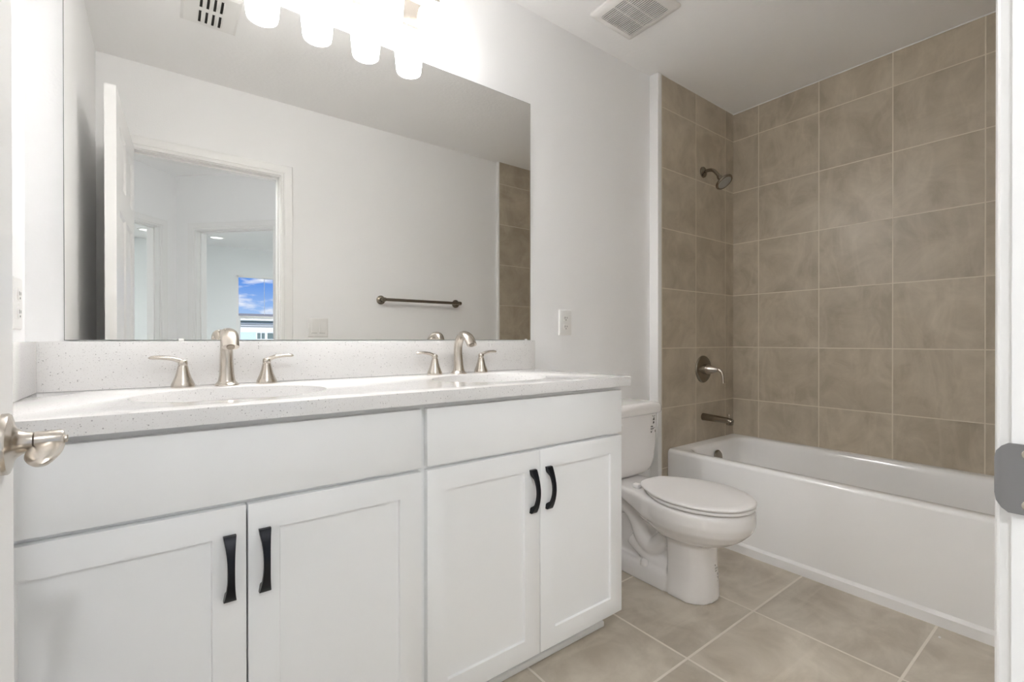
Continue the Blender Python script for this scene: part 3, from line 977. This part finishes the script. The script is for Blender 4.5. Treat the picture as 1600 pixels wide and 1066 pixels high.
ts = thing('tub_spout', (XS, YT, 0.557), 'nickel tub spout with a diverter knob above the bathtub', 'tub spout')
bm = bmesh.new()
P = spline([(XS, YT, 0.5585), (XS, YT - 0.05, 0.5580), (XS, YT - 0.11, 0.5565), (XS, YT - 0.155, 0.5535), (XS, YT - 0.176, 0.5475)], 24)
tube(bm, P, [(0.0215 - 0.0025 * min(1, k / 14), 0.0215 - 0.0035 * min(1, k / 14)) for k in range(25)], 26, side=(1, 0, 0))
lathe(bm, [(0.0185, 0.0), (0.0180, 0.018), (0.0165, 0.0195)], axis((XS, YT - 0.163, 0.551), (0, 0, -1)), 28)
s0 = link('spout_body', bm, M['dark_nickel'], ts, ang=50)
bm = lathe(bmesh.new(), [(0.0035, 0.0), (0.0035, 0.012), (0.0065, 0.014), (0.0070, 0.022), (0.0045, 0.026)], axis((XS, YT - 0.158, 0.567), (0, 0, 1)), 20)
link('diverter_knob', bm, M['nickel'], ts)

# ------------------------------------------------------------------ toilet
CX = 1.960
to = thing('toilet', (CX, -0.40, 0.0), 'white two-piece toilet between the vanity and the bathtub', 'toilet')
def remeshed(bm, vox, smooth=6, fac=0.5):
    me = bpy.data.meshes.new('tmp')
    bm.to_mesh(me); bm.free()
    ob = bpy.data.objects.new('tmp', me)
    col.objects.link(ob)
    m1 = ob.modifiers.new('r', 'REMESH'); m1.mode = 'VOXEL'; m1.voxel_size = vox
    m2 = ob.modifiers.new('s', 'SMOOTH'); m2.iterations = smooth; m2.factor = fac
    bpy.context.view_layer.update()
    out = bpy.data.meshes.new_from_object(ob.evaluated_get(bpy.context.evaluated_depsgraph_get()))
    bpy.data.objects.remove(ob); bpy.data.meshes.remove(me)
    b2 = bmesh.new(); b2.from_mesh(out); bpy.data.meshes.remove(out)
    return b2
ZR = 0.376                     # rim
def bowl_mesh():
    bm = bmesh.new()
    # bowl proper with its deep rounded underside
    rings = []
    for z, hw, fr, yc, bk in ((ZR, 0.172, 0.214, -0.525, 0.205), (ZR - 0.012, 0.178, 0.222, -0.525, 0.21), (ZR - 0.050, 0.178, 0.223, -0.525, 0.21), (ZR - 0.080, 0.170, 0.214, -0.522, 0.205),
                              (ZR - 0.110, 0.150, 0.192, -0.515, 0.19), (ZR - 0.135, 0.124, 0.165, -0.505, 0.16), (ZR - 0.155, 0.095, 0.125, -0.495, 0.12), (ZR - 0.175, 0.070, 0.09, -0.485, 0.09)):
        rings.append(egg(CX, yc, hw, fr, bk, z, 2.0, 2.3))
    loft(bm, rings)
    # deck that carries the tank
    rings = []
    for y, hw, z0, z1 in ((-0.022, 0.108, ZR - 0.045, ZR - 0.004), (-0.10, 0.108, ZR - 0.045, ZR - 0.002), (-0.22, 0.108, ZR - 0.050, ZR), (-0.30, 0.125, ZR - 0.070, ZR), (-0.38, 0.155, ZR - 0.085, ZR), (-0.46, 0.165, ZR - 0.09, ZR)):
        rr = []
        for p in rrect(-hw, hw, z0, z1, 0.014, 0, 4):
            rr.append(Vector((CX + p.x, y, p.y)))
        rings.append(rr)
    loft(bm, rings)
    # front pedestal column
    rings = []
    for z, hw, fr in ((0.0, 0.100, 0.093), (0.02, 0.098, 0.092), (0.08, 0.091, 0.090), (0.15, 0.090, 0.084), (0.22, 0.094, 0.082), (0.28, 0.104, 0.086)):
        rings.append(egg(CX, -0.515, hw, fr, 0.078, z, 2.2, 5.0))
    loft(bm, rings)
    # inner core and rear foot
    box(bm, CX - 0.040, CX + 0.040, -0.44, -0.08, 0.0, ZR - 0.03)
    rings = []
    for z, hw in ((0.0, 0.098), (0.045, 0.095), (0.062, 0.086), (0.070, 0.070)):
        rings.append([Vector((CX + p.x, p.y, z)) for p in rrect(-hw, hw, -0.47, -0.085, 0.05, 0, 8)])
    loft(bm, rings)
    # trapway bulging out on both sides
    for s_ in (-1, 1):
        x = CX + s_ * 0.038
        P = spline([(x, -0.46, 0.245), (x, -0.395, 0.170), (x, -0.345, 0.135), (x, -0.300, 0.165), (x, -0.265, 0.235), (x, -0.215, 0.275), (x, -0.160, 0.250), (x, -0.140, 0.180), (x, -0.145, 0.09), (x, -0.150, 0.03)], 60)
        tube(bm, P, 0.037, 18)
        P = spline([(x, -0.47, 0.29), (x, -0.40, 0.262), (x, -0.33, 0.268), (x, -0.27, 0.31), (x, -0.20, 0.335)], 30)
        tube(bm, P, 0.036, 18)
        P = spline([(x * 1.0, -0.44, 0.075), (x, -0.36, 0.085), (x, -0.30, 0.105), (x, -0.24, 0.14)], 24)
        tube(bm, P, 0.030, 16)
    return remeshed(bm, 0.0055, 7)
bw_bm = bowl_mesh()
bvh = BVHTree.FromBMesh(bw_bm)
bowl = link('bowl', bw_bm, M['china'], to, ang=180)

# tank and lid
bm = bmesh.new()
def tank_ring(hw, yb, yf, z, r_):
    return [Vector((CX + p.x, p.y, z)) for p in rrect(-hw, hw, yf, yb, r_, 0, 10)]
rings = [tank_ring(0.120, -0.030, -0.165, 0.376, 0.045), tank_ring(0.150, -0.024, -0.180, 0.381, 0.045), tank_ring(0.176, -0.020, -0.190, 0.394, 0.042), tank_ring(0.190, -0.018, -0.196, 0.415, 0.040),
         tank_ring(0.199, -0.016, -0.200, 0.450, 0.036), tank_ring(0.205, -0.015, -0.203, 0.520, 0.034), tank_ring(0.210, -0.014, -0.205, 0.600, 0.034), tank_ring(0.212, -0.014, -0.206, 0.662, 0.034)]
loft(bm, rings)
tank = link('tank', bm, M['china'], to, ang=60)
bm = bmesh.new()
rings = [tank_ring(0.214, -0.012, -0.208, 0.662, 0.034), tank_ring(0.224, -0.008, -0.217, 0.666, 0.036), tank_ring(0.229, -0.006, -0.222, 0.676, 0.038), tank_ring(0.229, -0.006, -0.222, 0.694, 0.038),
         tank_ring(0.226, -0.008, -0.219, 0.706, 0.038), tank_ring(0.218, -0.014, -0.211, 0.7125, 0.038), tank_ring(0.19, -0.035, -0.185, 0.7155, 0.036)]
loft(bm, rings)
link('tank_lid', bm, M['china'], to, ang=60)
bm = bmesh.new()
lathe(bm, [(0.013, 0.0), (0.013, 0.006), (0.008, 0.010), (0.006, 0.018)], axis((CX - 0.165, -0.2055, 0.640), (0, -1, 0)), 24)
tube(bm, spline([(CX - 0.168, -0.222, 0.640), (CX - 0.150, -0.226, 0.640), (CX - 0.120, -0.229, 0.638), (CX - 0.098, -0.229, 0.636)], 18), [(0.006 + 0.003 * k / 18, 0.006) for k in range(19)], 16, side=(0, 0, 1))
lathe(bm, [(0.004, -0.004), (0.0085, 0.0), (0.0085, 0.005), (0.005, 0.009)], axis((CX - 0.100, -0.229, 0.636), (1, 0, 0)), 18)
link('flush_lever', bm, M['plastic'], to)

# seat ring and lid, each a slim slab with a shadow gap between
def slab(z0, z1, hw, fr, bk, hb, crown=0.0, hole=False):
    bm = bmesh.new()
    yc = -0.520
    def rg(i, z):
        return egg(CX, yc, hw - i, fr - i, bk - i, z, 2.05, 3.2, hb=hb - i)
    rings = [rg(0.007, z0), rg(0.002, z0 + 0.0012), rg(0.0, z0 + 0.004), rg(0.0, z1 - 0.005), rg(0.0015, z1 - 0.002), rg(0.005, z1), rg(0.03, z1 + crown * 0.5), rg(0.08, z1 + crown)]
    loft(bm, rings)
    return bm
link('seat', slab(ZR + 0.004, ZR + 0.0165, 0.176, 0.226, 0.190, 0.125), M['seat'], to, ang=50)
link('seat_lid', slab(ZR + 0.0195, ZR + 0.0315, 0.178, 0.229, 0.222, 0.120, 0.003), M['seat'], to, ang=50)
for s_ in (-1, 1):
    bm = B(CX + s_ * 0.070 - 0.013, CX + s_ * 0.070 + 0.013, -0.308, -0.276, ZR - 0.001, ZR + 0.018, 0.006, 3)
    link('hinge', bm, M['seat'], to)
for s_ in (-1, 1):
    bm = lathe(bmesh.new(), [(0.017, 0.062), (0.017, 0.074), (0.014, 0.084), (0.006, 0.089)], Matrix.Translation((CX + s_ * 0.076, -0.335, 0)), 24)
    link('bolt_cap', bm, M['china'], to)

# printed handling marks: on the tank front and the foot of the pedestal
def mark_quads(parent, items, to_world, mat):
    bm = bmesh.new()
    for poly in items:
        t = bmesh.new()
        f = [t.verts.new(to_world(u, v)) for u, v in poly]
        t.faces.new(f)
        me = bpy.data.meshes.new('tmp'); t.to_mesh(me); t.free(); bm.from_mesh(me); bpy.data.meshes.remove(me)
    return bm
def rect(u0, u1, v0, v1):
    return [(u0, v0), (u1, v0), (u1, v1), (u0, v1)]
marks = [[(0.30, 0.98), (0.55, 0.93), (0.52, 0.90), (0.30, 0.95)], [(0.60, 0.93), (0.78, 0.98), (0.78, 0.95), (0.62, 0.90)],
         [(0.36, 0.72), (0.72, 0.72), (0.66, 0.88), (0.58, 0.88)], rect(0.42, 0.66, 0.56, 0.66), rect(0.42, 0.54, 0.53, 0.56),
         rect(0.02, 0.46, 0.38, 0.42), rect(0.06, 0.34, 0.425, 0.44), rect(0.0, 0.62, 0.27, 0.30), rect(0.04, 0.50, 0.23, 0.25), rect(0.0, 0.86, 0.315, 0.33),
         rect(0.04, 0.24, 0.08, 0.16), rect(0.30, 0.38, 0.15, 0.17), rect(0.78, 0.88, 0.08, 0.20)]
def tank_pt(u, v):
    return Vector((2.100 + 0.042 * u, -0.2068 + 0.0006 * (1 - v) * 2, 0.566 + 0.090 * v))
bm = mark_quads(tank, marks, tank_pt, None)
mk = link('printed_mark', bm, M['ink'], tank)
mk['label'] = 'small black printed handling symbols'
def foot_pt(u, v):
    y = -0.600 + 0.0 * v
    ang = R(4 + 25 * u)                          # round the front of the column
    z = 0.070 + 0.076 * v
    org = Vector((CX + 0.3 * math.sin(ang), -0.515 - 0.3 * math.cos(ang), z))
    hit = bvh.ray_cast(org, (Vector((CX, -0.515, z)) - org).normalized())
    return hit[0] + hit[1] * 0.0006 if hit[0] is not None else org
FOOT_MARKS = [[(u, 1 - v) for u, v in p] for p in marks]
def fine(poly, n=4):
    out = []
    for (a, b) in zip(poly, poly[1:] + poly[:1]):
        for k in range(n):
            out.append((a[0] + (b[0] - a[0]) * k / n, a[1] + (b[1] - a[1]) * k / n))
    return out
bm = mark_quads(bowl, [fine(p) for p in FOOT_MARKS], foot_pt, None)
mk = link('printed_mark', bm, M['ink_grey'], bowl)
mk['label'] = 'small grey printed handling symbols'

# a scrap of white caulk on the floor
bm = bmesh.new()
bmesh.ops.create_icosphere(bm, subdivisions=2, radius=0.004, matrix=Matrix.Translation((2.362, -1.180, 0.002)) @ Matrix.Diagonal((1.6, 1.0, 0.5, 1)))
for v in bm.verts:
    v.co += Vector((rnd.uniform(-1, 1), rnd.uniform(-1, 1), rnd.uniform(0, 1))) * 0.0009
tag(link('caulk_scrap', bm, M['plastic']), 'tiny white scrap lying on the floor tile before the tub', 'scrap')

# ------------------------------------------------------------------ hall and the two rooms beyond, seen in the mirror
KX, KY = 0.362, -3.440         # inner corner of the hall
c45 = math.sqrt(0.5)
HL = 1.74                      # length of each slanted hall wall
WTK = 0.115
def slant(name, dirx, openings, label, cnum):
    """wall from the corner running towards the bathroom, slanted 45 degrees; openings (s0, s1, ztop)"""
    # local: x = distance from the corner, y = towards the hall
    ex = Vector((dirx * c45, c45, 0)); ey = Vector((-dirx * c45, c45, 0))
    M4 = Matrix(((ex.x, ey.x, 0, KX), (ex.y, ey.y, 0, KY), (0, 0, 1, 0), (0, 0, 0, 1)))
    s0, s1, zt = openings
    bm = bmesh.new()
    for a, b, z0, z1 in ((-0.05, s0 - 0.019, 0, H), (s1 + 0.019, HL, 0, H), (s0 - 0.019, s1 + 0.019, zt + 0.019, H)):
        t = bmesh.new(); box(t, a, b, -WTK, 0.0, z0, z1); merge(bm, t, M4)
    struct(name, bm, M['wall'], label, 'wall')
    bm = bmesh.new()
    for a, b, z0, z1, y0, y1 in ((s0 - 0.019, s0, 0, zt, -WTK, 0), (s1, s1 + 0.019, 0, zt, -WTK, 0), (s0 - 0.019, s1 + 0.019, zt, zt + 0.019, -WTK, 0),
                                 (s0, s0 + 0.010, 0, zt, -WTK + 0.035, -WTK + 0.07), (s1 - 0.010, s1, 0, zt, -WTK + 0.035, -WTK + 0.07), (s0, s1, zt - 0.010, zt, -WTK + 0.035, -WTK + 0.07)):
        t = bmesh.new(); box(t, a, b, y0, y1, z0, z1); merge(bm, t, M4)
    t = bmesh.new(); casing(t, s0 - 0.005, s1 + 0.005, zt + 0.005); merge(bm, t, M4)
    t = bmesh.new(); casing(t, s0 - 0.005, s1 + 0.005, zt + 0.005, M4=Matrix.Translation((0, -WTK, 0)), flip=-1); merge(bm, t, M4)
    struct('trim_%d' % cnum, bm, M['trim'], label.replace('wall of the hall', 'door frame in the hall'), 'door frame', ang=25)
slant('wall_hall_left', -1, (0.170, 0.890, 1.958), 'white slanted wall of the hall left of its corner, in the mirror', 4)
slant('wall_hall_right', 1, (0.190, 0.915, 1.958), 'white slanted wall of the hall right of its corner, in the mirror', 5)
hx0, hx1 = KX - HL * c45, KX + HL * c45
hy = KY + HL * c45
bm = bmesh.new()
box(bm, hx0 - 0.10, hx0, hy - 0.03, YO, 0, H)
struct('wall_hall_west', bm, M['wall'], 'short white end wall of the hall behind the open door side', 'wall')
bm = bmesh.new()
box(bm, hx1, hx1 + 0.10, hy - 0.03, YO, 0, H)
struct('wall_hall_east', bm, M['wall'], 'short white end wall of the hall on the towel bar side', 'wall')
bm = B(-3.4, 4.4, -7.0, YO + 0.008, -0.06, 0.0)
struct('floor_hall', bm, M['carpet'], 'beige carpet of the hall and rooms beyond the doorway', 'floor')
bm = B(-3.4, 4.4, -7.0, YO, H, H + 0.08)
struct('ceiling_hall', bm, M['ceiling'], 'white ceiling of the hall and rooms beyond the doorway', 'ceiling')
YB = -6.72
WX0, WX1, WZ0, WZ1 = 1.175, 2.40, 0.60, 2.018
bm = bmesh.new()
box(bm, -3.4, WX0, YB - 0.15, YB, 0, H)
box(bm, WX1, 4.4, YB - 0.15, YB, 0, H)
box(bm, WX0, WX1, YB - 0.15, YB, 0, WZ0)
box(bm, WX0, WX1, YB - 0.15, YB, WZ1, H)
struct('wall_room_back', bm, M['cool_wall'], 'pale far wall of the rooms around the bedroom window', 'wall')
bm = B(KX - 0.05, KX + 0.06, YB, KY - 0.10, 0, H)
struct('wall_room_middle', bm, M['cool_wall'], 'partition between the two rooms beyond the hall', 'wall')
bm = bmesh.new()
box(bm, -3.4, -3.28, YB, hy, 0, H)
box(bm, -3.4, hx0 - 0.005, hy - 0.02, hy + 0.10, 0, H)
struct('wall_room_west', bm, M['cool_wall'], 'pale walls enclosing the room behind the left hall door', 'wall')
bm = bmesh.new()
box(bm, 4.28, 4.4, YB, hy, 0, H)
box(bm, hx1 + 0.005, 4.4, hy - 0.02, hy + 0.10, 0, H)
struct('wall_room_east', bm, M['cool_wall'], 'pale walls enclosing the bedroom with the window', 'wall')

# bedroom window: two sashes
wi = thing('window_1', ((WX0 + WX1) / 2, YB - 0.09, WZ0), 'white single-hung bedroom window with blue sky, seen through the mirror', 'window', kind='structure')
bm = bmesh.new()
for a, b, c, d in ((WX0, WX0 + 0.030, WZ0, WZ1), (WX1 - 0.030, WX1, WZ0, WZ1), (WX0, WX1, WZ1 - 0.022, WZ1), (WX0, WX1, WZ0, WZ0 + 0.03)):
    box(bm, a, b, YB - 0.10, YB - 0.004, c, d)
link('window_frame', bm, M['trim'], wi)
bm = B(WX0 + 0.025, WX1 - 0.025, YB - 0.11, YB - 0.065, 1.355, 1.398, 0.003)
link('meeting_rail', bm, M['trim'], wi)
bm = bmesh.new()
for a, b in ((WX0 + 0.028, WX0 + 0.062), (WX1 - 0.062, WX1 - 0.028)):
    box(bm, a, b, YB - 0.10, YB - 0.07, WZ0 + 0.02, 1.36)
box(bm, WX0 + 0.03, WX1 - 0.03, YB - 0.10, YB - 0.07, WZ0 + 0.02, WZ0 + 0.07)
link('lower_sash', bm, M['trim'], wi)
link('glass', B(WX0 + 0.026, WX1 - 0.026, YB - 0.093, YB - 0.089, WZ0 + 0.025, WZ1 - 0.02), M['glass'], wi)
link('sill', B(WX0 - 0.02, WX1 + 0.02, YB - 0.06, YB + 0.03, WZ0 - 0.022, WZ0, 0.004), M['trim'], wi)
bm = bmesh.new()
tube(bm, [(1.566, YB - 0.03, 2.012), (1.566, YB - 0.03, 1.70), (1.568, YB - 0.03, 1.42)], 0.0028, 8)
box(bm, 1.55, 1.582, YB - 0.045, YB - 0.015, 2.008, 2.018)
link('blind_wand', bm, M['plastic'], wi)

def downlight(x, y, label, mat, r_=0.075):
    t = thing('recessed_light', (x, y, H), label, 'ceiling light', 'recessed ceiling lights beyond the doorway')
    bm = lathe(bmesh.new(), [(r_ + 0.022, H), (r_ + 0.022, H - 0.006), (r_ + 0.016, H - 0.010), (r_, H - 0.010), (r_, H - 0.004)], Matrix(), 40, False, False)
    bmesh.ops.translate(bm, vec=(x, y, 0), verts=list(bm.verts))
    link('trim_ring', bm, M['plastic'], t)
    bm = lathe(bmesh.new(), [(r_, H - 0.0005), (r_, H - 0.006)], Matrix.Translation((x, y, 0)), 36)
    link('lens', bm, mat, t)
    return t
downlight(0.105, -6.05, 'round recessed light in the room behind the left hall door', M['can_dim'])
downlight(0.870, -6.05, 'round recessed light in the bedroom with the window', M['can_dim'])
downlight(-1.60, -4.60, 'round recessed light deep in the left room, out of the mirror view', M['can'])  # added fixture, unseen, main light of the left room
downlight(2.60, -4.60, 'round recessed light deep in the bedroom, out of the mirror view', M['can'])  # added fixture, unseen, main light of the bedroom
hl_ = downlight(0.30, -2.35, 'round recessed light in the hall outside the bathroom door', M['hall_can'])  # invented fixture to go with the added fill spot below
ld = bpy.data.lights.new('hall_lamp', 'SPOT')          # added fill spot, brightens the bathroom through the doorway
ld.energy = 42
ld.color = (0.97, 0.985, 1.0)
ld.spot_size = R(112)
ld.spot_blend = 0.8
ld.shadow_soft_size = 0.07
def beam(loc, aim, energy, size):
    l2 = ld.copy()
    l2.energy = energy
    l2.spot_size = R(size)
    lo = bpy.data.objects.new('hall_lamp', l2)
    lo.location = loc
    lo.rotation_euler = (Vector(aim) - Vector(loc)).to_track_quat('-Z', 'Y').to_euler()
    col.objects.link(lo)
beam((0.30, -2.35, H - 0.02), (0.55, -0.9, 0.5), 25, 112)  # added fill for the cabinet fronts
downlight(-0.24, -2.02, 'round recessed light in the hall near the open bathroom door', M['hall_can'])  # second invented hall fixture, out of view
beam((-0.24, -2.02, H - 0.02), (1.9, -0.9, 0.1), 29, 90)  # added fill for the floor, toilet and tub

# ------------------------------------------------------------------ the neighbour's house outside the window
bm = B(-40, 40, -70, -7.2, -3.2, -3.1)
tag(link('ground', bm, M['lawn']), 'green lawn outside the bedroom window', 'lawn', kind='structure')
YN = -18.0
nb = thing('neighbour_house', (3.5, YN, -3.1), 'white neighbouring house with a grey roof outside the bedroom window', 'house')
link('house_wall', B(-3, 10, YN - 6, YN, -3.1, 1.50), M['siding'], nb)
bm = bmesh.new()
for k in range(3):
    z = 1.535 + k * 0.080
    box(bm, -3.0, 10.0, YN - 0.02, YN + 0.012, z - 0.018, z + 0.018)
link('soffit', bm, M['soffit'], nb)
link('frieze', B(-3, 10, YN - 0.06, YN - 0.015, 1.46, 1.76), M['siding'], nb)
link('fascia', B(-3.3, 10.3, YN - 0.02, YN + 0.10, 1.745, 1.87), M['siding'], nb)
bm = bmesh.new()
rings = [[Vector((-3.4, YN + 0.12, 1.87)), Vector((-3.4, YN - 3.0, 2.55)), Vector((-3.4, YN - 6.1, 1.87))], [Vector((0.2, YN + 0.12, 1.87)), Vector((0.6, YN - 3.0, 2.15)), Vector((0.2, YN - 6.1, 1.87))],
         [Vector((10.4, YN + 0.12, 1.87)), Vector((10.0, YN - 3.0, 2.15)), Vector((10.4, YN - 6.1, 1.87))]]
loft(bm, rings)
link('roof', bm, M['roofing'], nb)
link('siding_panel', B(2.52, 3.05, YN, YN + 0.012, 0.2, 1.32), M['house_blue'], nb)
for x0, x1 in ((3.08, 3.36), (3.42, 4.05)):
    bm = B(x0, x1, YN - 0.01, YN + 0.015, 0.30, 1.32)
    wn = link('window', bm, M['house_glass'], nb)
    bm = bmesh.new()
    for xx in (x0, (x0 + x1) / 2, x1):
        box(bm, xx - 0.014, xx + 0.014, YN + 0.01, YN + 0.03, 0.30, 1.32)
    for zz in (0.30, 0.55, 0.80, 1.05, 1.30):
        box(bm, x0, x1, YN + 0.012, YN + 0.028, zz - 0.014, zz + 0.014)
    link('muntins', bm, M['siding'], wn)
